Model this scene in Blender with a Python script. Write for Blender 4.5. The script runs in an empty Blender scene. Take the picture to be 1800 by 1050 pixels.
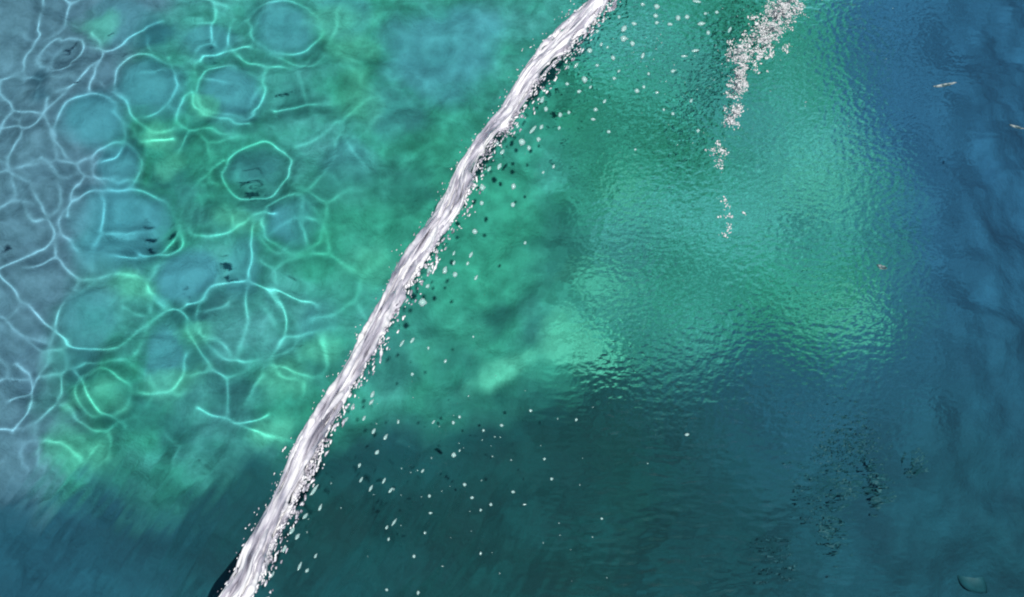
import bpy, bmesh, math, random
import numpy as np
from mathutils import Vector, Matrix

sc = bpy.context.scene
col = sc.collection
random.seed(7)
rng = np.random.default_rng(7)

# ------------------------------------------------------------------ camera, sky, sun, exposure
CAM = np.array([0.0, -1.732, 3.0])
PITCH = math.radians(30)
HALF_W = 0.9 / 3.464
cam_data = bpy.data.cameras.new('camera')
cam = bpy.data.objects.new('camera', cam_data)
col.objects.link(cam)
cam.location = CAM
cam.rotation_euler = (PITCH, 0, 0)
cam_data.sensor_width = 36
cam_data.lens = 18 / HALF_W
cam_data.clip_end = 500
sc.camera = cam

SUN = Vector((0.09, -0.44, 0.89)).normalized()          # towards the sun
world = bpy.data.worlds.new('World')
sc.world = world
world.use_nodes = True
wn = world.node_tree
sky = wn.nodes.new('ShaderNodeTexSky')
sky.sky_type = 'NISHITA'
sky.sun_disc = False
sky.sun_elevation = math.asin(SUN.z)
sky.sun_rotation = math.atan2(SUN.x, SUN.y)
wn.nodes['Background'].inputs[1].default_value = 0.06
wn.links.new(sky.outputs[0], wn.nodes['Background'].inputs[0])
sun_data = bpy.data.lights.new('sun', 'SUN')
sun_data.energy = 4.9
sun_data.angle = math.radians(0.5)
sun_data.color = (1.0, 0.97, 0.92)
sun = bpy.data.objects.new('sun', sun_data)
col.objects.link(sun)
sun.location = SUN * 20
sun.rotation_euler = (-SUN).to_track_quat('-Z', 'Y').to_euler()
sun_data.cycles.is_caustics_light = True                 # real refracted caustics through the water

sc.view_settings.view_transform = 'Standard'
sc.view_settings.look = 'None'
sc.view_settings.exposure = 0.0
sc.view_settings.gamma = 1.0
sc.render.engine = 'CYCLES'
sc.cycles.use_denoising = True
sc.cycles.max_bounces = 8
sc.cycles.transmission_bounces = 6
sc.cycles.diffuse_bounces = 2
sc.cycles.glossy_bounces = 2
sc.cycles.caustics_refractive = True
sc.cycles.caustics_reflective = False
sc.cycles.sample_clamp_indirect = 2.0
sc.cycles.blur_glossy = 0.5
sc.cycles.pixel_filter_type = 'BLACKMAN_HARRIS'
sc.cycles.filter_width = 2.0

# ------------------------------------------------------------------ helpers
IOR = 1.333
ca, sa = math.cos(PITCH), math.sin(PITCH)


def ray(px, py):
    """Direction through a point of the 1800 x 1050 photograph."""
    u = (px - 900) / 900 * HALF_W
    v = (525 - py) / 900 * HALF_W
    d = np.array([u, v * ca + sa, v * sa - ca])
    return d / np.linalg.norm(d)


def at(px, py, z=0.0):
    """World point at height z over the water (below it: along the refracted ray)."""
    d = ray(px, py)
    if z >= 0:
        return CAM + d * ((z - CAM[2]) / d[2])
    p = CAM + d * (-CAM[2] / d[2])
    t = np.array([d[0], d[1], 0]) / IOR
    t[2] = -math.sqrt(1 - t[0] ** 2 - t[1] ** 2)
    return p + t * (z / t[2])


def value_noise(x, y, seed=0):
    """Gradient noise on a lattice turned by an angle of its own, about -0.5 to 0.5."""
    r = np.random.default_rng(seed).random((256, 256)) * 2 * math.pi
    c, s_ = math.cos(seed * 1.7 + 0.4), math.sin(seed * 1.7 + 0.4)
    x, y = x * c - y * s_, x * s_ + y * c
    xi, yi = np.floor(x).astype(int), np.floor(y).astype(int)
    fx, fy = x - xi, y - yi
    ux = fx * fx * fx * (fx * (fx * 6 - 15) + 10)
    uy = fy * fy * fy * (fy * (fy * 6 - 15) + 10)

    def g(ox, oy):
        an = r[(yi + oy) % 256, (xi + ox) % 256]
        return np.cos(an) * (fx - ox) + np.sin(an) * (fy - oy)
    return ((g(0, 0) * (1 - ux) + g(1, 0) * ux) * (1 - uy) + (g(0, 1) * (1 - ux) + g(1, 1) * ux) * uy) * 0.8


def fbm(x, y, seed=0, octaves=3, gain=0.5):
    s, a = 0, 1.0
    for k in range(octaves):
        s = s + a * value_noise(x * 2 ** k + 13.1 * k, y * 2 ** k + 7.7 * k, seed + k)
        a *= gain
    return s


def smooth(a, b, x):
    t = np.clip((x - a) / (b - a), 0, 1)
    return t * t * (3 - 2 * t)


def spline(P, n):
    """Catmull-Rom through the rows of P."""
    Q = np.vstack([2 * P[0] - P[1], P, 2 * P[-1] - P[-2]])
    tt = np.linspace(0, len(P) - 1 - 1e-6, n)
    i = tt.astype(int)
    f = (tt - i)[:, None]
    p0, p1, p2, p3 = Q[i], Q[i + 1], Q[i + 2], Q[i + 3]
    return 0.5 * (2 * p1 + (p2 - p0) * f + (2 * p0 - 5 * p1 + 4 * p2 - p3) * f ** 2 + (3 * p1 - p0 - 3 * p2 + p3) * f ** 3)


def axis(fine0, fine1, step, far, ratio=1.18):
    v = list(np.arange(fine0, fine1 + step / 2, step))
    for sgn in (1, -1):
        s, p = step, (v[-1] if sgn > 0 else v[0])
        out = []
        while abs(p) < far:
            s *= ratio
            p += sgn * s
            out.append(p)
        v = v + out if sgn > 0 else out[::-1] + v
    return np.array(v)


def link(name, mesh, material=None, parent=None):
    o = bpy.data.objects.new(name, mesh)
    col.objects.link(o)
    if material:
        mesh.materials.clear()
        mesh.materials.append(material)
    if parent:
        o.parent = parent
    return o


def tag(o, label=None, category=None, group=None, kind=None):
    for k, v in (('label', label), ('category', category), ('group', group), ('kind', kind)):
        if v:
            o[k] = v
    return o


def mesh_from(verts, faces, name, smooth_shade=True):
    m = bpy.data.meshes.new(name)
    m.from_pydata([tuple(v) for v in verts], [], faces)
    if smooth_shade:
        m.polygons.foreach_set('use_smooth', np.ones(len(m.polygons), bool))
    m.update()
    return m


def grid_mesh(xs, ys, Z, name):
    nx, ny = len(xs), len(ys)
    X, Y = np.meshgrid(xs, ys)
    co = np.stack([X, Y, Z], -1).reshape(-1, 3)
    i = np.arange(nx * ny).reshape(ny, nx)
    f = np.stack([i[:-1, :-1], i[:-1, 1:], i[1:, 1:], i[1:, :-1]], -1).reshape(-1, 4)
    m = bpy.data.meshes.new(name)
    m.vertices.add(len(co))
    m.vertices.foreach_set('co', co.ravel())
    m.loops.add(f.size)
    m.loops.foreach_set('vertex_index', f.ravel())
    m.polygons.add(len(f))
    m.polygons.foreach_set('loop_start', np.arange(0, f.size, 4))
    m.polygons.foreach_set('use_smooth', np.ones(len(f), bool))
    m.update(calc_edges=True)
    return m


def material(name):
    m = bpy.data.materials.new(name)
    m.use_nodes = True
    t = m.node_tree
    return m, t, t.nodes['Principled BSDF']


def noise_node(t, scale, detail=4, rough=0.55, vec=None):
    n = t.nodes.new('ShaderNodeTexNoise')
    n.inputs['Scale'].default_value = scale
    n.inputs['Detail'].default_value = detail
    n.inputs['Roughness'].default_value = rough
    if vec is not None:
        t.links.new(vec, n.inputs['Vector'])
    return n


def ramp_node(t, fac, stops):
    r = t.nodes.new('ShaderNodeValToRGB')
    e = r.color_ramp.elements
    while len(e) < len(stops):
        e.new(0.5)
    for k, (p, c) in enumerate(stops):
        e[k].position = p
        e[k].color = (*c, 1)
    t.links.new(fac, r.inputs[0])
    return r


def mix_node(t, fac, a, b, mode='MIX'):
    n = t.nodes.new('ShaderNodeMix')
    n.data_type = 'RGBA'
    n.blend_type = mode
    if isinstance(fac, (int, float)):
        n.inputs[0].default_value = fac
    else:
        t.links.new(fac, n.inputs[0])
    for s, k in ((a, 6), (b, 7)):
        if isinstance(s, tuple):
            n.inputs[k].default_value = (*s, 1)
        else:
            t.links.new(s, n.inputs[k])
    return n.outputs[2]


# ------------------------------------------------------------------ the seabed: a pale shelf that drops away
SHELF = 0.55                                             # depth of the shelf
sr = Vector((-SUN.x, -SUN.y, 0)) / IOR                   # refracted sun below the surface
SUN_SHIFT = np.array([sr.x, sr.y]) / math.sqrt(1 - sr.x ** 2 - sr.y ** 2)   # metres sideways per metre down

edge_px = [(-1500, -1500), (1480, -1500), (1460, -300), (1470, 0), (1500, 160), (1545, 320), (1565, 470), (1560, 570), (1440, 600),
           (1280, 620), (1110, 650), (960, 690), (820, 725), (640, 765), (500, 805), (340, 835), (230, 872), (80, 880), (-100, 845), (-1500, 840)]
edge = np.array([at(x, y, -SHELF)[:2] for x, y in edge_px])


def edge_distance(x, y):
    """Signed distance to the rim of the shelf, positive on the shelf."""
    d = np.full(x.shape, 1e9)
    inside = np.zeros(x.shape, bool)
    n = len(edge)
    for k in range(n):
        a, b = edge[k], edge[(k + 1) % n]
        ab = b - a
        t = np.clip(((x - a[0]) * ab[0] + (y - a[1]) * ab[1]) / (ab @ ab), 0, 1)
        d = np.minimum(d, np.hypot(x - a[0] - t * ab[0], y - a[1] - t * ab[1]))
        if a[1] != b[1]:
            c = ((a[1] > y) != (b[1] > y)) & (x < (b[0] - a[0]) * (y - a[1]) / (b[1] - a[1]) + a[0])
            inside ^= c
    return np.where(inside, d, -d)


xs = axis(-1.7, 1.7, 0.012, 60, 1.3)
ys = axis(-1.4, 1.7, 0.012, 60, 1.3)
BX, BY = np.meshgrid(xs, ys)
ed = edge_distance(BX, BY) + 0.10 * fbm(BX * 5, BY * 5, 3, 4)
drop = smooth(0.05, -1.6, ed)


def bed_height(x, y, drop):
    return (-SHELF - 1.5 * drop + (0.05 * fbm(x * 3.1, y * 3.1, 11, 3) + 0.035 * fbm(x * 11, y * 11, 21, 3)) * (1 - smooth(0.0, 0.2, drop)))


BZ = bed_height(BX, BY, drop)
BXS, BYS = xs, ys


def bed_z(x, y):
    return float(BZ[min(len(BYS) - 1, np.searchsorted(BYS, y)), min(len(BXS) - 1, np.searchsorted(BXS, x))])


# low mounds painted blue, standing in for sky reflected by the ripples: (x, y, rx, ry) in the photograph, cover
SKY_REFLECTION_MOUNDS = [(205, 398, 100, 88, .9), (165, 218, 66, 58, .9), (262, 160, 70, 62, .8), (405, 168, 66, 58, .75), (505, 50, 72, 58, .7), (208, 288, 44, 36, .8),
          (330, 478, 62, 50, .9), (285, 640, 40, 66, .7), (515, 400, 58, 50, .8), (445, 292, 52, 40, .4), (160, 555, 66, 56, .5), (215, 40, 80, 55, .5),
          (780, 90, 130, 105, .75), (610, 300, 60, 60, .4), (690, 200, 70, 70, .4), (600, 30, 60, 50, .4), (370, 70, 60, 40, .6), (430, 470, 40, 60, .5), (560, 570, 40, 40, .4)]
sky_blue = np.zeros(BX.shape)
for mx, my, mrx, mry, mc in SKY_REFLECTION_MOUNDS:
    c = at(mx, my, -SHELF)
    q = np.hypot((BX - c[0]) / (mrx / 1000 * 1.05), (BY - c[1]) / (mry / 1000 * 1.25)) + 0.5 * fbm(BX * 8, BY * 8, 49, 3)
    sky_blue = np.maximum(sky_blue, mc * smooth(1.2, 0.6, q))
BZ = BZ + 0.012 * sky_blue
# brighter mint-green films of algae
film = np.zeros(BX.shape)
for mx, my, mrx, mry, rot, mc in [(240, 500, 45, 28, .3, .8), (165, 690, 60, 36, 0, .6), (500, 665, 60, 40, .5, .7), (140, 790, 70, 40, 0, .8), (490, 755, 50, 26, .4, .8),
                                  (345, 590, 30, 26, 0, .5), (420, 385, 46, 30, -.3, .7), (275, 240, 36, 26, 0, .8), (620, 90, 60, 80, 0, .5), (590, 40, 70, 50, 0, .5),
                                  (300, 285, 30, 30, 0, .5), (355, 190, 40, 22, -.5, .7), (885, 652, 78, 26, .5, 1), (1020, 608, 92, 50, -.3, 1.15), (560, 620, 46, 30, 0, .6),
                                  (1100, 340, 60, 34, 0, .5), (1060, 505, 90, 30, -.4, .45), (650, 470, 60, 50, 0, .4), (170, 45, 50, 40, 0, .5),
                                  (300, 680, 60, 30, .3, .6), (640, 190, 60, 60, 0, .45), (1450, 330, 80, 60, 0, .4), (1480, 545, 80, 40, 0, .6)]:
    c = at(mx, my, -SHELF)
    gx_, gy_ = (BX - c[0]) * math.cos(rot) + (BY - c[1]) * math.sin(rot), -(BX - c[0]) * math.sin(rot) + (BY - c[1]) * math.cos(rot)
    q = np.hypot(gx_ / (mrx / 1000), gy_ / (mry / 1000 * 1.2)) + 0.9 * fbm(BX * 13, BY * 13, 57, 4)
    film = np.maximum(film, np.clip(mc * smooth(1.25, 0.35, q), 0, 1))
bed_mesh = grid_mesh(xs, ys, BZ, 'seabed')
c = at(800, 520, -SHELF)
moss = smooth(1.25, 0.3, np.hypot((BX - c[0]) / 0.34, (BY - c[1]) / 0.42) + 0.7 * fbm(BX * 4, BY * 4, 59, 3))
att = bed_mesh.attributes.new('moss', 'FLOAT', 'POINT')  # a mossy green patch under and beside the jet
att.data.foreach_set('value', 0.8 * moss.ravel())
att = bed_mesh.attributes.new('film', 'FLOAT', 'POINT')
att.data.foreach_set('value', film.ravel())
att = bed_mesh.attributes.new('sky_blue', 'FLOAT', 'POINT')
att.data.foreach_set('value', sky_blue.ravel())
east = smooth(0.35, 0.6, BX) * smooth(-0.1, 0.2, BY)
weed_and_shade = smooth(0.10 + 0.02 * east, -0.07 - 0.03 * east, ed + 0.07 * fbm(BX * 10, BY * 10, 41, 3))
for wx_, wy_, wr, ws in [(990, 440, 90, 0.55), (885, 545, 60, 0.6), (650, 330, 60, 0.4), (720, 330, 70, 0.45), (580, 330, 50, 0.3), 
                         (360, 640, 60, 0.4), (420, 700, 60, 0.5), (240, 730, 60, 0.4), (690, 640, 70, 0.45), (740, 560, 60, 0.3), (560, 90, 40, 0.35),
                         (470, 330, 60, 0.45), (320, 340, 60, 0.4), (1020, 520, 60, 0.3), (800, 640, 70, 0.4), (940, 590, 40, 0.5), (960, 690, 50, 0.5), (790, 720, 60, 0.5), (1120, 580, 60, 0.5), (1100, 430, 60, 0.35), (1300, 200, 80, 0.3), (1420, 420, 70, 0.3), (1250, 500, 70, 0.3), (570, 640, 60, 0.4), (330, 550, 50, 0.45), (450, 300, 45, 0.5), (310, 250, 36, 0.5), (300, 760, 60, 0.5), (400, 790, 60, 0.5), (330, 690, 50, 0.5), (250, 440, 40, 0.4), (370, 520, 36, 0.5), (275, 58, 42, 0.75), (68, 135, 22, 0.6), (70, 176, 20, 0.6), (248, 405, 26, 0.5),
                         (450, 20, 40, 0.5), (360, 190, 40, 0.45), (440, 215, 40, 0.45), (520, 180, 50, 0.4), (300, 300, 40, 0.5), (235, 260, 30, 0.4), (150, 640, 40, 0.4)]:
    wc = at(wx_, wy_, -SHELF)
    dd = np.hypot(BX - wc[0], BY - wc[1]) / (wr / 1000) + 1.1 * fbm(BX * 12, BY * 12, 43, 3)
    weed_and_shade = np.maximum(weed_and_shade, ws * smooth(1.3, 0.3, dd))
att = bed_mesh.attributes.new('weed_shade', 'FLOAT', 'POINT')  # seaweed patches, plus shade and deep-water dark painted beyond the rim
att.data.foreach_set('value', weed_and_shade.ravel())

deep_blue = smooth(0.15, 0.75, BX + 0.15 * fbm(BX * 3, BY * 3, 45, 3)) * (0.28 + 0.72 * smooth(-0.3, 0.6, BY)) + 0.4 * smooth(-0.35, -0.9, BX)
att = bed_mesh.attributes.new('deep_blue', 'FLOAT', 'POINT')  # deep-water blue painted into the bed, east and west
att.data.foreach_set('value', np.clip(deep_blue, 0, 1).ravel())

att = bed_mesh.attributes.new('grit', 'FLOAT', 'POINT')  # grey-blue grit at the west end of the shelf
att.data.foreach_set('value', smooth(-0.80, -0.93, BX - 0.10 * BY + 0.10 * fbm(BX * 6, BY * 6, 47, 3)).ravel())
bed_mat, t, p = material('sand and weed')
tc = t.nodes.new('ShaderNodeTexCoord')
a = t.nodes.new('ShaderNodeAttribute')
a.attribute_name = 'weed_shade'
n1 = noise_node(t, 3.2, 5, 0.6, tc.outputs['Object'])
sand = ramp_node(t, n1.outputs['Fac'], [(0.34, (0.02, 0.27, 0.18)), (0.46, (0.055, 0.44, 0.35)), (0.57, (0.10, 0.52, 0.49)), (0.70, (0.15, 0.56, 0.59))])
n2 = noise_node(t, 34, 5, 0.65, tc.outputs['Object'])
mott = ramp_node(t, n2.outputs['Fac'], [(0.34, (0.70, 0.76, 0.74)), (0.66, (1.15, 1.15, 1.12))])
n5 = noise_node(t, 11, 5, 0.65, tc.outputs['Object'])
mott3 = ramp_node(t, n5.outputs['Fac'], [(0.36, (0.58, 0.68, 0.66)), (0.62, (1.10, 1.10, 1.08))])
sand_c = mix_node(t, 1.0, sand.outputs[0], mott.outputs[0], 'MULTIPLY')
sand_c = mix_node(t, 1.0, sand_c, mott3.outputs[0], 'MULTIPLY')
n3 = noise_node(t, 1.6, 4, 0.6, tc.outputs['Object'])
weed_shade = ramp_node(t, n3.outputs['Fac'], [(0.35, (0.002, 0.078, 0.078)), (0.55, (0.004, 0.092, 0.104)), (0.75, (0.009, 0.100, 0.138))])
deep_blue_c = ramp_node(t, n3.outputs['Fac'], [(0.35, (0.027, 0.145, 0.275)), (0.7, (0.042, 0.205, 0.375))])
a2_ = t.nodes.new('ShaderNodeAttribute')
a2_.attribute_name = 'deep_blue'
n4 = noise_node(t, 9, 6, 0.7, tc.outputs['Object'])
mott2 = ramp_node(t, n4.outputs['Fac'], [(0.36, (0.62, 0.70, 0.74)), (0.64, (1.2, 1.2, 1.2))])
weed_shade_c = mix_node(t, a2_.outputs['Fac'], weed_shade.outputs[0], deep_blue_c.outputs[0])  # dark teal to blue: shade and water depth put into the bed colour
weed_shade_c = mix_node(t, 1.0, weed_shade_c, mott2.outputs[0], 'MULTIPLY')
a3_ = t.nodes.new('ShaderNodeAttribute')
a3_.attribute_name = 'grit'
grit_c = mix_node(t, 1.0, (0.16, 0.33, 0.45), mott.outputs[0], 'MULTIPLY')
sand_c = mix_node(t, a3_.outputs['Fac'], sand_c, grit_c)
a4_ = t.nodes.new('ShaderNodeAttribute')
a4_.attribute_name = 'sky_blue'
sky_blue_c = mix_node(t, 0.5, (0.10, 0.42, 0.53), mott.outputs[0], 'MULTIPLY')
sand_c = mix_node(t, a4_.outputs['Fac'], sand_c, sky_blue_c)
a6_ = t.nodes.new('ShaderNodeAttribute')
a6_.attribute_name = 'moss'
moss_c = mix_node(t, 0.8, (0.045, 0.44, 0.30), mott.outputs[0], 'MULTIPLY')
sand_c = mix_node(t, a6_.outputs['Fac'], sand_c, moss_c)
a5_ = t.nodes.new('ShaderNodeAttribute')
a5_.attribute_name = 'film'
film_c = mix_node(t, 1.0, (0.15, 0.74, 0.54), mott.outputs[0], 'MULTIPLY')
bed_c = mix_node(t, a.outputs['Fac'], sand_c, weed_shade_c)
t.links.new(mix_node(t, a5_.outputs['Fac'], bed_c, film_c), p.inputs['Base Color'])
p.inputs['Roughness'].default_value = 0.9
bm_ = t.nodes.new('ShaderNodeBump')
bm_.inputs['Strength'].default_value = 0.4
bm_.inputs['Distance'].default_value = 0.02
t.links.new(n2.outputs['Fac'], bm_.inputs['Height'])
t.links.new(bm_.outputs[0], p.inputs['Normal'])
bed = tag(link('seabed', bed_mesh, bed_mat), 'pale green sandy shelf dropping into depths painted with shade and deep-water blue', kind='structure')
bed.cycles.is_caustics_receiver = True

# ------------------------------------------------------------------ the water surface
CELLS = [(450, 300, 62), (205, 400, 108), (180, 560, 82), (425, 560, 88), (208, 288, 42), (300, 305, 52), (165, 215, 66), (258, 150, 58),
         (400, 165, 62), (505, 50, 72), (200, 45, 62), (310, 35, 60), (112, 92, 30), (60, 150, 45), (35, 245, 48), (75, 335, 42), (35, 410, 52),
         (62, 510, 55), (330, 470, 50), (375, 378, 36), (515, 400, 58), (490, 190, 58), (570, 285, 60), (300, 620, 50), (45, 610, 48),
         (195, 690, 50), (30, 700, 42), (335, 710, 58), (470, 690, 58), (120, 790, 50), (245, 780, 45), (55, 30, 48), (5, 90, 40), (545, 505, 52),
         (590, 150, 62), (640, 400, 60), (660, 60, 70), (680, 240, 66), (600, 620, 60), (-40, 330, 50), (-50, 200, 55), (-50, 480, 55),
         (-60, 620, 60), (-70, 60, 60), (120, -60, 60), (250, -60, 60), (400, -60, 60), (540, -70, 60), (700, -80, 70), (400, 820, 60), (20, 830, 60),
         (760, 330, 70), (800, 150, 75), (720, 520, 70), (860, 440, 80), (940, 280, 80), (820, 650, 75), (960, 560, 80), (-160, 120, 70), (-170, 300, 70),
         (-170, 480, 70), (-160, 660, 70), (60, -170, 70), (300, -170, 70), (520, -180, 70)]
cell_pos = np.array([at(x, y, -SHELF)[:2] - SUN_SHIFT * SHELF for x, y, r in CELLS])
cell_r = np.array([r / 1000 for x, y, r in CELLS])

xs = axis(-1.15, 1.15, 0.0021, 60, 1.25)
ys = axis(-0.78, 0.98, 0.0021, 60, 1.25)
X, Y = np.meshgrid(xs, ys)
# the same point seen in the photograph's grid (only used to say where each kind of ripple lies)
den = ca * (3.0) + sa * (Y + 1.732)
U = 900 + X / den * 900 / HALF_W
V = 525 - ((Y + 1.732) * ca - 3.0 * sa) / den * 900 / HALF_W

Z = 0.0016 * fbm(X * 3.0, Y * 3.0, 51, 2) * 2
# broad, rounded cells of calm water: bowls with soft crests between them
wx = X + 0.030 * fbm(X * 9, Y * 9, 61, 2)
wy = Y + 0.030 * fbm(X * 9 + 40, Y * 9 + 40, 62, 2)
core = (X > -1.3) & (X < 0.35) & (Y > -0.9) & (Y < 1.1)
px_, py_ = wx[core], wy[core]
p1 = np.full(px_.shape, 1e9)
p2 = np.full(px_.shape, 1e9)
i1 = np.zeros(px_.shape, int)
i2 = np.zeros(px_.shape, int)
for k in range(len(CELLS)):
    d = np.hypot(px_ - cell_pos[k, 0], py_ - cell_pos[k, 1]) - cell_r[k]
    first = d < p1
    second = (~first) & (d < p2)
    p2 = np.where(first, p1, np.where(second, d, p2))
    i2 = np.where(first, i1, np.where(second, k, i2))
    p1 = np.where(first, d, p1)
    i1 = np.where(first, k, i1)
e = (p2 - p1) / 2
amp = 0.62 + 2.1 * fbm(px_ * 5, py_ * 5, 71, 2)
amp = np.clip(amp, 0.05, 1.0)
sig = 0.008
ridge = 0.00165 * amp * np.exp(-(e / sig) ** 2)
# a second, finer net of loops crossing the first
q1 = np.full(px_.shape, 1e9)
q2 = np.full(px_.shape, 1e9)
rn = random.Random(5)
wx2 = px_ + 0.02 * fbm(px_ * 14, py_ * 14, 65, 2)
wy2 = py_ + 0.02 * fbm(px_ * 14 + 9, py_ * 14, 66, 2)
for gx in range(-2, 9):
    for gy in range(-2, 11):
        c = at(gx * 100 + rn.uniform(-42, 42), gy * 90 + rn.uniform(-40, 40), -SHELF)[:2] - SUN_SHIFT * SHELF
        d = np.hypot(wx2 - c[0], wy2 - c[1]) - rn.uniform(0, 0.035)
        q2 = np.where(d < q1, q1, np.minimum(q2, d))
        q1 = np.minimum(q1, d)
amp2 = np.clip(0.22 + 2.2 * fbm(px_ * 5 + 30, py_ * 5, 73, 2), 0, 0.8)
ridge2 = 0.0017 * amp2 * np.exp(-((q2 - q1) / 2 / 0.007) ** 2)
# the crests one can follow in the photograph: rings (cx, cy, rx, ry, tilt) and lines
CRESTS = []
for cx_, cy_, rx_, ry_, tl_, w_ in [(450, 300, 60, 48, -.2, 1), (208, 395, 104, 64, 0, .7), (185, 553, 84, 62, -.35, .9), (428, 562, 78, 68, .2, .9), (206, 290, 46, 42, 0, .7),
                                    (108, 92, 42, 26, -.5, .8), (255, 150, 52, 56, 0, .6), (405, 160, 62, 46, .3, .6), (370, 385, 42, 34, 0, .7), (160, 230, 58, 62, 0, .5),
                                    (70, 335, 36, 56, 0, .6), (500, 50, 62, 46, .2, .5), (185, 690, 46, 40, 0, .5), (510, 400, 60, 50, 0, .45)]:
    t_ = np.linspace(0, 2 * math.pi, 29)
    ex, ey = rx_ * np.cos(t_), ry_ * np.sin(t_)
    CRESTS.append((np.column_stack([cx_ + ex * math.cos(tl_) - ey * math.sin(tl_), cy_ + ex * math.sin(tl_) + ey * math.cos(tl_), 0 * t_]), w_))
for pl, w_ in [([(-30, 490), (0, 472), (45, 445), (86, 425), (90, 395), (60, 350), (48, 310)], 1), ([(0, 472), (25, 515), (60, 545), (100, 582), (132, 612)], .9),
               ([(222, 538), (262, 556), (305, 542), (350, 580), (385, 600), (425, 632)], 1.1), ([(325, 528), (352, 525), (375, 502), (435, 495), (500, 515), (560, 540)], 1.1),
               ([(440, 497), (435, 560), (420, 625)], .7), ([(388, 280), (350, 325), (312, 375), (322, 420), (300, 445), (240, 448)], 1), ([(310, 375), (345, 410), (400, 410), (445, 375), (475, 380)], .9),
               ([(445, 378), (470, 420), (515, 450)], .7), ([(165, 85), (200, 92), (235, 60), (285, 42)], .9), ([(160, 160), (182, 105), (160, 60)], .8), ([(100, 165), (140, 145), (182, 105)], .8),
               ([(202, 205), (235, 225), (250, 245), (300, 240)], 1), ([(352, 105), (360, 95), (445, 82)], .9), ([(335, 160), (350, 190), (395, 212), (440, 215)], .9), ([(490, 200), (545, 185), (610, 180)], .8),
               ([(-30, 222), (20, 226), (60, 222), (82, 200), (85, 175)], .9), ([(38, 140), (45, 100), (68, 60), (72, -20)], .9), ([(75, 275), (110, 310), (150, 300), (175, 280)], .8),
               ([(130, 658), (165, 700), (218, 752)], .9), ([(100, 585), (75, 630), (50, 690), (20, 700)], .7), ([(-20, 560), (10, 562), (45, 590), (90, 600)], .8), ([(300, 100), (305, 150), (300, 190)], .6),
               ([(425, 632), (480, 645), (540, 660)], .6), ([(330, 620), (300, 680), (240, 690)], .5), ([(520, 255), (560, 240), (590, 215)], .6), ([(440, 380), (440, 440), (440, 497)], .7),
               ([(150, 300), (130, 330), (120, 380)], .6), ([(20, 640), (45, 660), (50, 720), (15, 760)], .8), ([(350, 720), (400, 740), (470, 730)], .5), ([(575, 100), (530, 120), (440, 82)], .5)]:
    CRESTS.append((spline(np.array([[a_, b_, 0.] for a_, b_ in pl]), 8 * len(pl)), w_))
ridge3 = np.zeros(px_.shape)
for pl, w_ in CRESTS:
    W_ = np.array([at(q[0], q[1], -SHELF)[:2] - SUN_SHIFT * SHELF for q in pl])
    lo, hi = W_.min(0) - 0.05, W_.max(0) + 0.05
    sel = np.where((px_ > lo[0]) & (px_ < hi[0]) & (py_ > lo[1]) & (py_ < hi[1]))[0]
    gx_, gy_ = px_[sel] + (X[core][sel] - px_[sel]) * 0.4 + 0.006 * fbm(px_[sel] * 30, py_[sel] * 30, 78, 1), py_[sel] + (Y[core][sel] - py_[sel]) * 0.4 + 0.006 * fbm(px_[sel] * 30 + 5, py_[sel] * 30, 79, 1)
    dm = np.full(sel.shape, 1.0)
    for a_, b_ in zip(W_[:-1], W_[1:]):
        ab = b_ - a_
        tt = np.clip(((gx_ - a_[0]) * ab[0] + (gy_ - a_[1]) * ab[1]) / (ab @ ab + 1e-12), 0, 1)
        dm = np.minimum(dm, np.hypot(gx_ - a_[0] - tt * ab[0], gy_ - a_[1] - tt * ab[1]))
    strength = (0.5 + 0.5 * w_) * np.clip(0.85 + 1.5 * fbm(gx_ * 8, gy_ * 8, 77, 2), 0.22, 1.05)
    ridge3[sel] = np.maximum(ridge3[sel], 0.00152 * strength * np.exp(-(dm / sig) ** 2))
ridge = (np.clip(0.72 * ridge, 0, 1) ** 4 + (0.7 * ridge2) ** 4 + ridge3 ** 4 + 1e-24) ** 0.25        # crests merge instead of piling up
fade = smooth(680, 500, U[core]) * smooth(900, 780, V[core])
fade = fade + 0.25 * smooth(1000, 700, U[core]) * (1 - fade) * smooth(900, 780, V[core])
Zc = np.zeros(X.shape)
Zc[core] = 0.31 * ridge * fade
ker = np.exp(-(np.arange(-9, 10) / 3.6) ** 2)
ker /= ker.sum()
for ax in (0, 1):
    Zc = sum(wk * np.roll(Zc, k - 9, ax) for k, wk in enumerate(ker))
Z = Z + Zc
B = np.zeros(X.shape)                                    # fine relief of the surface, as bump
# capillary rings spreading from falling drops, right of the jet
ring_zone = smooth(930, 1150, U) * smooth(1760, 1480, U) * smooth(900, 660, V) * smooth(-400, -150, V)
for k in range(150):
    cu, cv = rng.uniform(900, 1640), rng.uniform(-60, 760)
    c = at(cu, cv)
    r0 = rng.uniform(0.02, 0.14)
    lam = rng.uniform(0.012, 0.022)
    w = lam * rng.uniform(1.0, 2.0)
    am = rng.uniform(0.00006, 0.00022) * (0.05 / max(r0, 0.04)) ** 0.5
    R = r0 + 3 * w
    ix = np.searchsorted(xs, [c[0] - R, c[0] + R])
    iy = np.searchsorted(ys, [c[1] - R, c[1] + R])
    s = np.s_[iy[0]:iy[1], ix[0]:ix[1]]
    if X[s].size == 0:
        continue
    r = np.hypot(X[s] - c[0], Y[s] - c[1])
    B[s] += am * np.sin(2 * math.pi * (r - r0) / lam) * np.exp(-((r - r0) / w) ** 2) * ring_zone[s]
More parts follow.
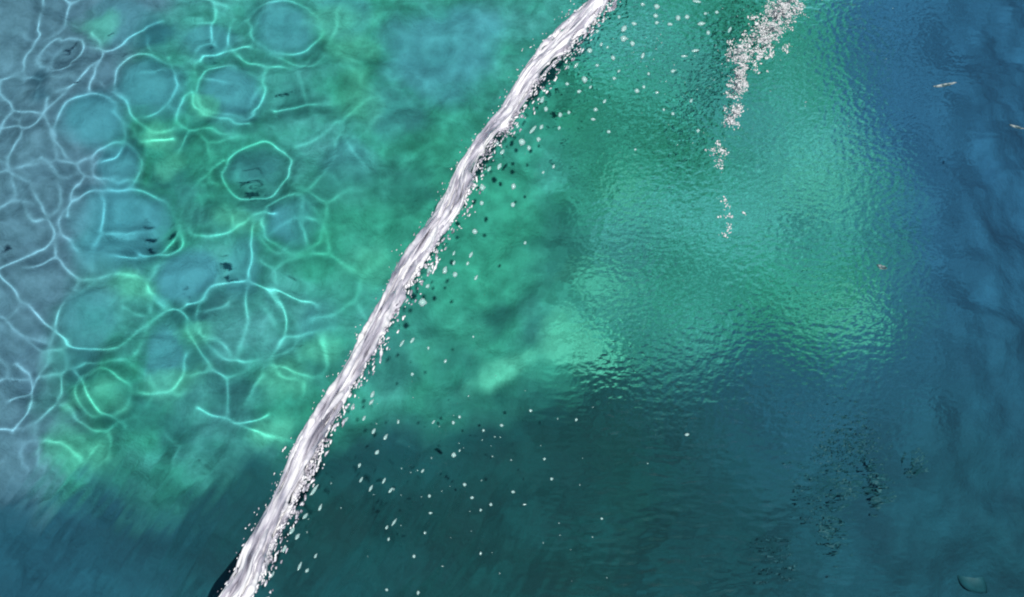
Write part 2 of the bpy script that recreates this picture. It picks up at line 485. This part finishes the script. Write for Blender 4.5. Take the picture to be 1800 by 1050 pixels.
# fine chop among the rings and wind ripples over the deep water
B += ring_zone * (0.0021 * fbm(X * 46, Y * 60, 81, 2) + 0.0025 * fbm(X * 90, Y * 115, 83, 2))
calm = smooth(1480, 1720, U)
deep = np.clip(smooth(740, 900, V) * (1 - ring_zone) + calm, 0, 1)
B += deep * (1 - 0.93 * calm) * smooth(1250, 900, U + 0 * V) * 0.0036 * fbm((X * 0.85 - Y * 0.5) * 30, (X * 0.5 + Y * 0.85) * 8, 91, 2)
B += smooth(860, 1100, U) * smooth(560, 760, V) * smooth(1700, 1350, U) * 0.0034 * fbm(X * 26, Y * 60, 95, 2)
Z += smooth(620, 700, U) * smooth(1500, 1000, U) * smooth(900, 500, V) * 0.0006 * fbm(X * 11, Y * 11, 97, 2)
Z *= 1 - calm
Z *= 1 - 0.6 * smooth(760, 900, V)
B += calm * smooth(420, 100, V) * 0.0008 * fbm(X * 12, Y * 45, 101, 2)
far = np.maximum(np.abs(X), np.abs(Y))
Z *= smooth(3.0, 1.2, far)
B *= smooth(3.0, 1.2, far)

water_mat, t, p = material('sea water')
p.inputs['Base Color'].default_value = (0.80, 0.98, 0.98, 1)
p.inputs['Transmission Weight'].default_value = 1
p.inputs['Roughness'].default_value = 0
p.inputs['IOR'].default_value = IOR
water_mesh = grid_mesh(xs, ys, Z, 'water')
att = water_mesh.attributes.new('ripple', 'FLOAT', 'POINT')
att.data.foreach_set('value', (B * 1000).ravel())
a = t.nodes.new('ShaderNodeAttribute')
a.attribute_name = 'ripple'
bp = t.nodes.new('ShaderNodeBump')
bp.inputs['Strength'].default_value = 1.0
bp.inputs['Distance'].default_value = 0.001
t.links.new(a.outputs['Fac'], bp.inputs['Height'])
t.links.new(bp.outputs[0], p.inputs['Normal'])
water = tag(link('water', water_mesh, water_mat), 'clear teal sea water with calm cells, rings and ripples', kind='structure')
water.cycles.is_caustics_caster = True

# ------------------------------------------------------------------ weed: tufts on the bottom, leaves adrift
weed_mat, t, p = material('dark weed')
tc = t.nodes.new('ShaderNodeTexCoord')
n = noise_node(t, 40, 3, 0.5, tc.outputs['Object'])
r = ramp_node(t, n.outputs['Fac'], [(0.35, (0.012, 0.10, 0.125)), (0.7, (0.024, 0.15, 0.185))])
t.links.new(r.outputs[0], p.inputs['Base Color'])
p.inputs['Roughness'].default_value = 0.6


def frond_mesh(name, length, width, bend, wave, seed):
    """A thin two-sided blade with a wavy edge, 9 cross-sections."""
    rr = random.Random(seed)
    v, f = [], []
    ph = rr.uniform(0, 6)
    for k in range(10):
        s = k / 9
        x = length * s
        y = bend * s * s + wave * math.sin(5 * s + ph)
        z = 0.3 * length * math.sin(2.2 * s) * rr.uniform(0.7, 1.1)
        w = width * (0.25 + math.sin(math.pi * min(0.97, s * 0.9 + 0.08))) * 0.5
        v += [(x, y - w, z - 0.0015), (x, y + w, z - 0.0015), (x, y + w, z + 0.0015), (x, y - w, z + 0.0015)]
        if k:
            a = 4 * (k - 1)
            f += [(a + i, a + (i + 1) % 4, a + 4 + (i + 1) % 4, a + 4 + i) for i in range(4)]
    f += [(3, 2, 1, 0), (36, 37, 38, 39)]
    return mesh_from(v, f, name)


def weed_tuft(px, py, z, size, n, spread, label):
    e = bpy.data.objects.new('seaweed_tuft', None)
    col.objects.link(e)
    for _ in range(6):                                   # settle on the bottom under that line of sight
        c = at(px, py, z)
        z = bed_z(c[0], c[1]) + 0.012
    e.location = c
    tag(e, label, 'seaweed', 'dark seaweed under the water')
    for k in range(n):
        a = random.uniform(0, 2 * math.pi)
        L = size * random.uniform(0.5, 1.0)
        m = frond_mesh('frond', L, L * random.uniform(0.22, 0.4), L * random.uniform(-.5, .5), L * 0.08, random.random())
        o = link('frond', m, weed_mat, e)
        q = spread * random.random() ** 0.5
        b = random.uniform(0, 2 * math.pi)
        o.location = (q * math.cos(b), q * math.sin(b), random.uniform(0, 0.01))
        o.rotation_euler = (random.uniform(-.4, .4), random.uniform(-.4, .2), a)
        o.cycles.is_caustics_receiver = True


weed_tuft(1500, 795, -0.95, 0.060, 9, 0.050, 'dark seaweed tuft in deep water, highest of the lower right ones')
weed_tuft(1445, 870, -0.95, 0.055, 8, 0.060, 'dark seaweed tuft in deep water, in the middle of the lower right ones')
weed_tuft(1520, 868, -0.95, 0.050, 7, 0.040, 'dark seaweed tuft in deep water beside the middle tuft')
weed_tuft(1462, 935, -0.95, 0.055, 6, 0.022, 'compact dark green seaweed tuft, lowest of the lower right ones')
weed_tuft(1600, 840, -0.95, 0.036, 4, 0.022, 'small dark seaweed tuft drifting apart toward the right edge')
weed_tuft(1385, 980, -0.95, 0.040, 5, 0.040, 'faint seaweed tuft near the bottom edge')


def leaf_mesh(name, L, W, curl, seed):
    """A leaf blade with a midrib fold, 11 x 5 points, 2 mm thick."""
    rr = random.Random(seed)
    top, f = [], []
    for k in range(11):
        s = k / 10
        w = W * 0.5 * (math.sin(math.pi * s) ** 0.7 + 0.02)
        for q in (-1, -0.5, 0, 0.5, 1):
            top.append((L * (s - 0.5), q * w + 0.1 * L * math.sin(2.5 * s), abs(q) * W * 0.12 + curl * (s - 0.5) ** 2 + rr.uniform(-1, 1) * 0.0006))
    n = len(top)
    v = top + [(x, y, z - 0.0012) for x, y, z in top]
    for k in range(10):
        for q in range(4):
            a = k * 5 + q
            f.append((a, a + 1, a + 6, a + 5))
            f.append((n + a + 5, n + a + 6, n + a + 1, n + a))
    rim = [k * 5 for k in range(11)] + [51, 52, 53, 54] + [k * 5 + 4 for k in range(9, -1, -1)] + [3, 2, 1]
    for a, b in zip(rim, rim[1:] + rim[:1]):
        f.append((a, n + a, n + b, b))
    return mesh_from(v, f, name)


drift_mat, t, p = material('bleached leaf')
tc = t.nodes.new('ShaderNodeTexCoord')
n = noise_node(t, 90, 3, 0.6, tc.outputs['Object'])
r = ramp_node(t, n.outputs['Fac'], [(0.42, (0.03, 0.08, 0.09)), (0.6, (0.34, 0.40, 0.40))])
t.links.new(r.outputs[0], p.inputs['Base Color'])
p.inputs['Roughness'].default_value = 0.5
for px, py, z, L, W, rz, mt, nm, lab, ctg in [
        (1705, 1027, -0.9, 0.072, 0.042, -0.8, weed_mat, 'sunken_leaf', 'dark oval leaf under water in the bottom right corner', 'leaf'),
        (1660, 154, 0.002, 0.046, 0.006, 0.15, drift_mat, 'floating_twig', 'thin pale twig afloat on the blue water at upper right', 'twig'),
        (1786, 226, 0.002, 0.028, 0.005, -0.4, drift_mat, 'floating_leaf', 'small pale leaf afloat at the right edge', 'leaf'),
        (1549, 472, 0.002, 0.020, 0.008, -0.5, drift_mat, 'floating_leaf', 'tiny pale curled leaf afloat at the outer rim of the pale shelf', 'leaf')]:
    o = tag(link(nm, leaf_mesh(nm, L, W, 0.9 * L if px == 1549 else 2.0 * L * 0.3, px), mt), lab, ctg)
    for _ in range(6):
        c = at(px, py, z)
        z = z if z > 0 else bed_z(c[0], c[1]) + 0.015
    o.cycles.is_caustics_receiver = True
    o.location = (c[0], c[1], z + 0.001)
    o.rotation_euler = (0, 0, rz)

# ------------------------------------------------------------------ the jet of water
foam_mat, t, p = material('aerated water')
tc = t.nodes.new('ShaderNodeTexCoord')
uv = t.nodes.new('ShaderNodeAttribute')
uv.attribute_name = 'flow'
n = noise_node(t, 1.0, 3, 0.5, uv.outputs['Vector'])
r = ramp_node(t, n.outputs['Fac'], [(0.33, (0.30, 0.29, 0.36)), (0.45, (0.54, 0.52, 0.60)), (0.58, (0.84, 0.84, 0.86))])
t.links.new(r.outputs[0], p.inputs['Base Color'])
rt = ramp_node(t, n.outputs['Fac'], [(0.30, (0.70, 0.70, 0.70)), (0.44, (0.15, 0.15, 0.15)), (0.56, (0, 0, 0))])
t.links.new(rt.outputs[0], p.inputs['Transmission Weight'])
p.inputs['Roughness'].default_value = 0.18
p.inputs['IOR'].default_value = IOR
b = t.nodes.new('ShaderNodeBump')
b.inputs['Strength'].default_value = 0.5
b.inputs['Distance'].default_value = 0.004
t.links.new(n.outputs['Fac'], b.inputs['Height'])
t.links.new(b.outputs[0], p.inputs['Normal'])

drop_mat, t, p = material('water droplet')
p.inputs['Base Color'].default_value = (0.66, 0.92, 0.90, 1)
p.inputs['Transmission Weight'].default_value = 0.62
p.inputs['Roughness'].default_value = 0.12
p.inputs['IOR'].default_value = IOR

mist_mat, t, p = material('fine mist drop')
p.inputs['Base Color'].default_value = (0.70, 0.95, 0.92, 1)
p.inputs['Transmission Weight'].default_value = 0.8
p.inputs['Roughness'].default_value = 0.15
p.inputs['IOR'].default_value = IOR

AXIS = [(x, y, r, z * 0.62 if z > 0 else z) for x, y, r, z in [(-260, 2000, 40, 1.30), (60, 1500, 34, 1.12), (290, 1190, 29, 0.98), (414, 1045, 26, 0.90), (447, 975, 25, 0.86), (483, 905, 23, 0.82), (510, 850, 21.5, 0.78),
        (532, 800, 21, 0.75), (556, 755, 19.5, 0.72), (600, 680, 18, 0.67), (640, 612, 19, 0.62), (677, 545, 20, 0.57), (712, 478, 20.5, 0.52),
        (752, 415, 20.5, 0.47), (795, 355, 21, 0.42), (822, 290, 18, 0.37), (858, 235, 18, 0.33), (893, 195, 19, 0.29), (930, 135, 21, 0.25),
        (975, 85, 21, 0.21), (1012, 45, 18, 0.18), (1045, 5, 18, 0.15), (1085, -45, 19, 0.11), (1130, -110, 22, 0.05), (1170, -170, 26, -0.01)]]
ctrl = np.array([[*at(x, y, z)] if z >= 0 else [*(at(x, y, 0) + [0, 0, z])] for x, y, r, z in AXIS])
rad = np.array([r / 1000 * (np.linalg.norm(CAM - c) / 3.464) for (x, y, r, z), c in zip(AXIS, ctrl)])


NJ = 1500
line = spline(np.column_stack([ctrl, rad]), NJ)
J, JR = line[:, :3], line[:, 3]
T = np.gradient(J, axis=0)
T /= np.linalg.norm(T, axis=1)[:, None]
up = np.array([0, -0.5, 0.87])
A1 = np.cross(T, up)
A1 /= np.linalg.norm(A1, axis=1)[:, None]               # towards the photograph's lower right
A2 = np.cross(A1, T)
arc = np.concatenate([[0], np.cumsum(np.linalg.norm(np.diff(J, axis=0), axis=1))])
jet = bpy.data.objects.new('water_jet', None)
col.objects.link(jet)
tag(jet, 'ragged white jet of water arching from bottom to top over the sea', 'water jet')


def tube(name, centre, a1, a2, radius, s0, seg, flow_off, parent, mat):
    """Closed tube; radius is (n, seg); stores a coordinate that runs along the flow."""
    n = len(centre)
    th = np.linspace(0, 2 * math.pi, seg, endpoint=False)
    V = centre[:, None, :] + radius[:, :, None] * (np.cos(th)[None, :, None] * a1[:, None, :] + np.sin(th)[None, :, None] * a2[:, None, :])
    V = V.reshape(-1, 3)
    i = np.arange(n * seg).reshape(n, seg)
    j = np.roll(i, -1, axis=1)
    F = np.stack([i[:-1], j[:-1], j[1:], i[1:]], -1).reshape(-1, 4).tolist()
    F += [i[0][::-1].tolist(), i[-1].tolist()]
    m = mesh_from(V.tolist(), F, name)
    at_ = m.attributes.new('flow', 'FLOAT_VECTOR', 'POINT')
    fl = np.zeros((n, seg, 3))
    fl[:, :, 0] = s0[:, None] * 11 + flow_off
    rm = radius.mean()
    fl[:, :, 1] = np.cos(th)[None, :] * rm * 90
    fl[:, :, 2] = np.sin(th)[None, :] * rm * 90
    at_.data.foreach_set('vector', fl.ravel())
    return link(name, m, mat, parent)


SEG = 56
th = np.linspace(0, 2 * math.pi, SEG, endpoint=False)
ss = arc[:, None] + 0 * th[None]
cx, sx_ = np.cos(th)[None] + 0 * ss, np.sin(th)[None] + 0 * ss
slow = 0.40 * fbm(ss * 7 + cx * 0.9, sx_ * 0.9 + 20 + ss * 2, 301, 3)
rope = 0.34 * fbm(ss * 6 + cx * 2.2, sx_ * 2.2 + 40 + ss * 3, 311, 3)
fine = 0.10 * fbm(ss * 34 + cx * 4, sx_ * 4 + cx * 3, 321, 3)
ragged = 0.9 * np.clip(fbm(ss * 20, ss * 3 + 5, 331, 3) + 0.05, 0, 1) * np.clip(cx, 0, 1) ** 2 * 2
R = JR[:, None] * (0.60 + slow * 0.9 + rope + fine + ragged * 0.6)
wob = JR * 0.35 * fbm(arc * 5, arc * 0 + 3, 341, 3)
tube('stream', J + A1 * wob[:, None], A1, A2, R, arc, SEG, 0, jet, foam_mat)
# ropes of water that twist round the stream
for k in range(95):
    L = random.uniform(0.06, 0.30)
    c0 = random.uniform(0.55, arc[-1] - L)
    idx = np.where((arc > c0) & (arc < c0 + L))[0]
    if len(idx) < 12:
        continue
    u = (arc[idx] - c0) / L
    an = random.choice([0, 0, 0.5, -0.5, 3.1, 2.6, 1.6, 1.2, 2.0, -1.5]) + random.uniform(-.5, .5) + random.uniform(-1.1, 1.1) * u
    off = JR[idx] * (0.62 + 0.25 * np.sin(u * math.pi)) * random.uniform(0.75, 1.15) * (1 + 0.3 * fbm(arc[idx] * 11, u * 0 + k, 360, 2))
    cc = J[idx] + A1[idx] * (np.cos(an) * off)[:, None] + A2[idx] * (np.sin(an) * off)[:, None]
    rr = random.uniform(0.0014, 0.0048) * np.sin(np.clip(u, 0.02, 0.98) * math.pi) ** 0.6 * np.clip(1 + 1.3 * fbm(arc[idx] * 28, u * 0 + k, 350 + k, 3), 0.25, 2.2)
    tube('strand', cc, A1[idx], A2[idx], np.repeat(rr[:, None], 10, 1), arc[idx], 10, 10 + 3 * k, jet, foam_mat)


def on_jet(px, py):
    """Index of the jet's axis point that shows nearest to a point of the photograph."""
    d = J - CAM
    dz = d @ np.array([0, sa, -ca])
    u = 900 + d[:, 0] / dz * 900 / HALF_W
    v = 525 - (d @ np.array([0, ca, sa])) / dz * 900 / HALF_W
    return int(np.argmin((u - px) ** 2 + (v - py) ** 2)), np.min(np.hypot(u - px, v - py))


# ligaments tearing off on the lower right flank: (points in the photograph, thickness)
for pts, w in [([(752, 432), (766, 445), (768, 462), (760, 482)], 3.2), ([(662, 585), (670, 610), (668, 640)], 3),
               ([(568, 780), (564, 800), (556, 830)], 3), ([(1068, 20), (1078, 14), (1084, -5)], 5)]:
    i0, _ = on_jet(*pts[0])
    z = J[i0, 2]
    P = np.array([at(x, y, max(0.02, z - 0.006 * q)) for q, (x, y) in enumerate(pts)])
    c = spline(P, 40)
    tg = np.gradient(c, axis=0)
    tg /= np.linalg.norm(tg, axis=1)[:, None]
    a1 = np.cross(tg, up)
    a1 /= np.linalg.norm(a1, axis=1)[:, None]
    a2 = np.cross(a1, tg)
    u = np.linspace(0, 1, 40)
    rr = w / 1000 * 0.62 * (0.8 + 1.9 * fbm(u * 7, u * 0 + w * 7, int(pts[0][0]), 2)) * (1 - 0.97 * np.clip((np.abs(u - .5) - .42) / .08, 0, 1) ** 2)
    tube('ligament', c, a1, a2, np.repeat(np.clip(rr, 0.0006, 1)[:, None], 12, 1), u * 0.1, 12, pts[0][0] * 0.1, jet, foam_mat)

# torn fringe of blobs and flecks hugging the lower right flank
ico = bmesh.new()
bmesh.ops.create_icosphere(ico, subdivisions=1, radius=1)
ICO_V = np.array([v.co for v in ico.verts])
ICO_F = np.array([[v.index for v in f.verts] for f in ico.faces])
ico.free()


def bubbles(name, items, smooth_shade=True):
    V, F = [], []
    for k, (c, d1, sx, sy, rz) in enumerate(items):
        q = ICO_V * (1 + 0.26 * rng.standard_normal((len(ICO_V), 1))) * [sx, sy, sy]
        d1 = np.array(d1) if d1 is not None else np.array([math.cos(rz), math.sin(rz), 0])
        d2 = np.cross([0, -0.5, 0.87], d1)
        d2 /= np.linalg.norm(d2)
        d3 = np.cross(d1, d2)
        V.append(q[:, :1] * d1 + q[:, 1:2] * d2 + q[:, 2:] * d3 + c)
        F.append(ICO_F + len(ICO_V) * k)
    m = mesh_from(np.vstack(V).tolist(), np.vstack(F).tolist(), name, smooth_shade)
    at_ = m.attributes.new('flow', 'FLOAT_VECTOR', 'POINT')
    at_.data.foreach_set('vector', (np.vstack(V) * 60).ravel())
    return m


items = []
for _ in range(1700):
    i = random.randrange(150, NJ - 60)
    side = random.random()
    o_ = JR[i] * (random.uniform(0.7, 1.05) + 1.1 * random.random() ** 3.5) * (1 if side < 0.85 else -0.9)
    dn = A2[i] * JR[i] * random.uniform(-0.3, 0.6)
    s_ = random.uniform(0.6, 1.9) / 1000 * (0.6 if side >= 0.85 else 1)
    items.append((J[i] + A1[i] * o_ + dn, T[i] + 0.25 * rng.standard_normal(3) * 0.8, s_ * random.uniform(1.5, 4.5), s_, 0))
items = [(c, np.array(d) / np.linalg.norm(d), a_, b_, r_) for c, d, a_, b_, r_ in items]
fr = link('fringe', bubbles('fringe', items), foam_mat, jet)
fr['kind'] = 'stuff'

# ------------------------------------------------------------------ droplets in the air
def drop_mesh(name, seed):
    """A lumpy, stretched drop with a narrow tail, unit length along x."""
    bm = bmesh.new()
    bmesh.ops.create_icosphere(bm, subdivisions=2, radius=0.5)
    co = np.array([v.co for v in bm.verts])
    f = 1 + 0.5 * fbm(co[:, 0] * 3 + seed, co[:, 1] * 3 + co[:, 2] * 2, 500 + seed, 2)
    for v, k, c in zip(bm.verts, f, co):
        tail = 1 - 0.45 * max(0, c[0] * 2)
        v.co = Vector((c[0] * k, c[1] * k * tail, c[2] * k * tail))
    m = bpy.data.meshes.new(name)
    bm.to_mesh(m)
    bm.free()
    m.polygons.foreach_set('use_smooth', np.ones(len(m.polygons), bool))
    m.materials.append(drop_mat)
    return m


DROP = [drop_mesh('water_droplet', k) for k in range(8)]
FLANK_TOP = [(953, 175, 9, 15), (960, 192, 8, 9), (952, 223, 8, 11), (937, 228, 7, 20), (918, 250, 13, 12), (947, 245, 8, 9), (930, 260, 8, 9), (910, 222, 6, 8),
             (878, 292, 9, 13), (883, 267, 8, 12), (860, 297, 7, 13), (873, 252, 10, 11), (903, 328, 9, 11), (848, 330, 11, 12), (847, 357, 8, 8), (902, 360, 8, 9),
             (985, 202, 8, 9), (1000, 198, 6, 7), (983, 225, 6, 7), (973, 293, 6, 8), (955, 303, 5, 7), (835, 407, 9, 10), (923, 427, 6, 8)]
SPRAY_TOP = [(1155, 12, 11, 9), (1153, 28, 9, 7), (1192, 32, 9, 10), (1155, 40, 8, 6), (1178, 43, 10, 6), (1115, 42, 10, 6), (1097, 50, 11, 15), (1097, 68, 13, 11),
             (1112, 77, 9, 9), (1050, 55, 7, 7), (1057, 78, 6, 9), (1020, 92, 8, 13), (1037, 89, 10, 9), (1078, 102, 8, 9), (1130, 98, 7, 12), (1068, 83, 5, 7), (1013, 115, 7, 12),
             (998, 118, 7, 6), (1050, 115, 7, 5), (1028, 140, 11, 12), (997, 148, 7, 6), (1038, 153, 5, 8), (1018, 161, 9, 6), (1088, 125, 5, 7), (1080, 138, 7, 6),
             (1183, 125, 9, 6), (1120, 160, 8, 8), (1155, 163, 7, 5), (1132, 153, 6, 6), (1063, 178, 6, 10), (1047, 193, 8, 7), (1043, 210, 8, 5), (1070, 232, 7, 6),
             (1117, 263, 5, 4), (1167, 193, 5, 5), (1183, 200, 6, 6), (1140, 130, 5, 6), (1233, 42, 14, 7), (1245, 58, 7, 8), (1283, 52, 6, 12), (1223, 89, 13, 5),
             (1203, 99, 12, 4), (1225, 3, 16, 5), (1260, 22, 7, 6), (1215, 177, 6, 8), (1227, 230, 7, 6), (1208, 30, 8, 8), (1240, 24, 6, 5), (1088, 30, 6, 6), (1130, 8, 8, 6)]
FLANK_MID = [(828, 448, 7, 13), (798, 445, 5, 10), (782, 475, 10, 16), (800, 483, 9, 10), (798, 462, 6, 10), (822, 463, 6, 8), (837, 488, 6, 11), (752, 503, 8, 10), (757, 473, 14, 18),
             (743, 532, 15, 15), (707, 603, 6, 15), (725, 598, 6, 12), (753, 612, 5, 6), (783, 635, 6, 8), (725, 658, 6, 6), (655, 693, 8, 14), (653, 707, 7, 12), (832, 592, 4, 5),
             (640, 735, 6, 11), (657, 758, 7, 13), (678, 768, 7, 13), (663, 795, 8, 10), (620, 715, 7, 14), (608, 738, 7, 13), (700, 742, 5, 8)]
FLANK_LOW = [(563, 892, 6, 13), (537, 907, 7, 15), (552, 862, 7, 26), (513, 933, 8, 16), (523, 943, 8, 12), (527, 995, 6, 18), (540, 1003, 7, 9), (555, 977, 5, 10), (632, 818, 6, 9),
             (635, 843, 5, 13), (675, 845, 5, 12), (652, 858, 6, 12), (687, 862, 6, 12), (693, 918, 5, 16), (680, 927, 5, 9), (683, 948, 5, 7), (500, 965, 7, 14), (478, 1010, 7, 16)]
SPRAY_LOW = [(762, 742, 4, 9), (797, 743, 6, 7), (808, 733, 5, 6), (798, 800, 8, 9), (808, 792, 4, 5), (882, 748, 7, 5), (850, 757, 5, 5), (933, 722, 6, 5), (1013, 738, 5, 6),
             (743, 828, 5, 8), (817, 852, 7, 6), (755, 872, 6, 6), (902, 865, 7, 5), (830, 875, 7, 5), (757, 902, 7, 4), (863, 887, 5, 6), (845, 897, 5, 5), (922, 887, 7, 3),
             (747, 937, 5, 5), (845, 973, 5, 6), (728, 978, 6, 6), (735, 1042, 6, 7), (680, 1037, 5, 5), (970, 842, 6, 5), (957, 807, 5, 5), (1208, 764, 9, 5), (1058, 912, 5, 4)]
OWN = {(918, 250): 'fat white droplet below a torn strand on the upper jet', (1097, 68): 'fat white droplet, lower of a bright pair right of the jet top',
       (1097, 50): 'tall white droplet, upper of a bright pair right of the jet top', (743, 532): 'largest pale droplet beside the middle of the jet',
       (757, 473): 'large droplet hanging under a loop of water on the middle jet', (798, 800): 'single bright droplet over the dark green water',
       (552, 862): 'long thin droplet falling beside the lower jet', (1028, 140): 'roundest droplet in the cloud of drops right of the jet top',
       (1225, 3): 'flat wide droplet at the upper edge left of the foam', (1208, 764): 'lone droplet over blue water below the pale shelf'}
n_drop = 0
UNIT = ['', 'first', 'second', 'third', 'fourth', 'fifth', 'sixth', 'seventh', 'eighth', 'ninth', 'tenth', 'eleventh', 'twelfth', 'thirteenth', 'fourteenth',
        'fifteenth', 'sixteenth', 'seventeenth', 'eighteenth', 'nineteenth']


def ordinal(k):
    if k < 20:
        return UNIT[k]
    tens = {2: 'twent', 3: 'thirt', 4: 'fort', 5: 'fift'}[k // 10]
    return tens + ('ieth' if k % 10 == 0 else 'y-' + UNIT[k % 10])


for pts, lab, grp, flank in [
        (FLANK_TOP, 'along the upper jet', 'droplets along the upper jet', True),
        (SPRAY_TOP, 'in the cloud between jet and foam', 'droplets between jet and foam', False),
        (FLANK_MID, 'along the middle jet', 'droplets along the middle jet', True),
        (FLANK_LOW, 'along the lower jet', 'droplets along the lower jet', True),
        (SPRAY_LOW, 'over the dark water', 'droplets over the dark water', False)]:
    for rank, (px, py, w, h) in enumerate(sorted(pts, key=lambda q: q[1]), 1):
        i, dist = on_jet(px, py)
        z = max(0.03, J[i, 2] - dist / 1000 * random.uniform(0.8, 1.6)) if flank else random.uniform(0.02, 0.16)
        c = at(px, py, z)
        o = bpy.data.objects.new('water_droplet', DROP[n_drop % 8])
        n_drop += 1
        col.objects.link(o)
        tag(o, OWN.get((px, py), '%s %s droplet, %s from the top of those %s' % (
            'tiny' if max(w, h) < 7 else 'small' if max(w, h) < 10 else 'larger', 'stretched' if h >= 1.25 * w else 'flat' if w >= 1.25 * h else 'round', ordinal(rank), lab)), 'droplet', grp)
        o.location = c
        k = np.linalg.norm(CAM - c) / 3.464 / 1000
        if h >= w * 1.25:                                   # stretched along its fall
            o.scale = (h * k * 1.05, w * k * 0.85, w * k * 0.85)
            o.rotation_euler = (0, random.uniform(-.2, .2), math.radians(random.uniform(52, 72)))
        else:
            o.scale = (w * k, h * k * 1.1, min(w, h) * k)
            o.rotation_euler = (0, 0, random.uniform(-.25, .25))

# ------------------------------------------------------------------ foam thrown up where drops land, upper right
bubble_mat, t, p = material('foam bubbles')
tc = t.nodes.new('ShaderNodeTexCoord')
n = noise_node(t, 130, 3, 0.6, tc.outputs['Object'])
r = ramp_node(t, n.outputs['Fac'], [(0.30, (0.45, 0.48, 0.50)), (0.50, (0.92, 0.93, 0.94))])
t.links.new(r.outputs[0], p.inputs['Base Color'])
p.inputs['Roughness'].default_value = 0.25
p.inputs['Transmission Weight'].default_value = 0.35
p.inputs['IOR'].default_value = IOR

for path, width, n, lab in [
        ([(1405, -60), (1395, 0), (1365, 25), (1345, 60)], 24, 1700, 'thickest white foam streak at the upper edge, right of the jet'),
        ([(1345, 62), (1330, 85), (1310, 95), (1290, 100)], 24, 950, 'bubbly white foam clump below the thickest streak'),
        ([(1302, 120), (1300, 145), (1296, 165)], 15, 420, 'narrow foam streak under the bubbly clump'),
        ([(1303, 188), (1290, 205), (1278, 213)], 12, 220, 'short slanting foam dash below the narrow streak'),
        ([(1250, 258), (1262, 268), (1272, 272)], 24, 100, 'thin patch of scattered bubbles on the teal water'),
        ([(1275, 345), (1277, 385), (1268, 410)], 20, 60, 'faint lowest trail of bubbles on the teal water')]:
    pts = spline(np.array([[x, y, 0.] for x, y in path]), 100)
    items = []
    for _ in range(n // 5):
        q = pts[random.randrange(100)]
        x = q[0] + random.gauss(0, width * random.choice([0.25, 0.4, 0.8]))
        y = q[1] + random.gauss(0, width * random.choice([0.3, 0.5, 0.9]))
        z = abs(random.gauss(0, 0.05))
        c0 = at(x, y, z)
        an = random.uniform(0, 3.1)
        for _ in range(random.choice([1, 4, 9, 16, 18])):     # a joined clot of bubbles
            u_, v_ = random.gauss(0, 0.0045), random.gauss(0, 0.0022)
            c = c0 + np.array([u_ * math.cos(an) - v_ * math.sin(an), u_ * math.sin(an) + v_ * math.cos(an), random.gauss(0, 0.0015)])
            size = random.choice([0.4, 0.5, 0.6, 0.75, 0.9, 1.2, 1.7]) / 1000 * random.uniform(0.7, 1.2)
            items.append((c, None, size * random.uniform(0.8, 2.6), size * random.uniform(0.7, 1.3), random.uniform(0, 3.1)))
    tag(link('foam_patch', bubbles('foam_patch', items), bubble_mat), lab, 'foam', 'foam on the water', 'stuff')

# the finest spray, too small to count
items = []
for _ in range(170):
    if random.random() < 0.55:
        x, y = random.gauss(1180, 150), random.gauss(90, 120)
    else:
        x, y = random.gauss(830, 150), random.gauss(850, 110)
    i, dist = on_jet(x, y)
    dd = ((np.array([x, y]) - [1065, 0]) @ np.array([0.85, 0.52]))
    if dd < 20 or not (-100 < y < 1100):
        continue
    z = random.uniform(0.004, 0.12)
    s = random.uniform(0.6, 1.5) / 1000
    items.append((at(x, y, z), None, s * random.uniform(1, 1.8), s, random.uniform(0, 3.1)))
tag(link('fine_spray', bubbles('fine_spray', items), mist_mat), 'finest mist of spray drops drifting beside the jet', 'spray', kind='stuff')
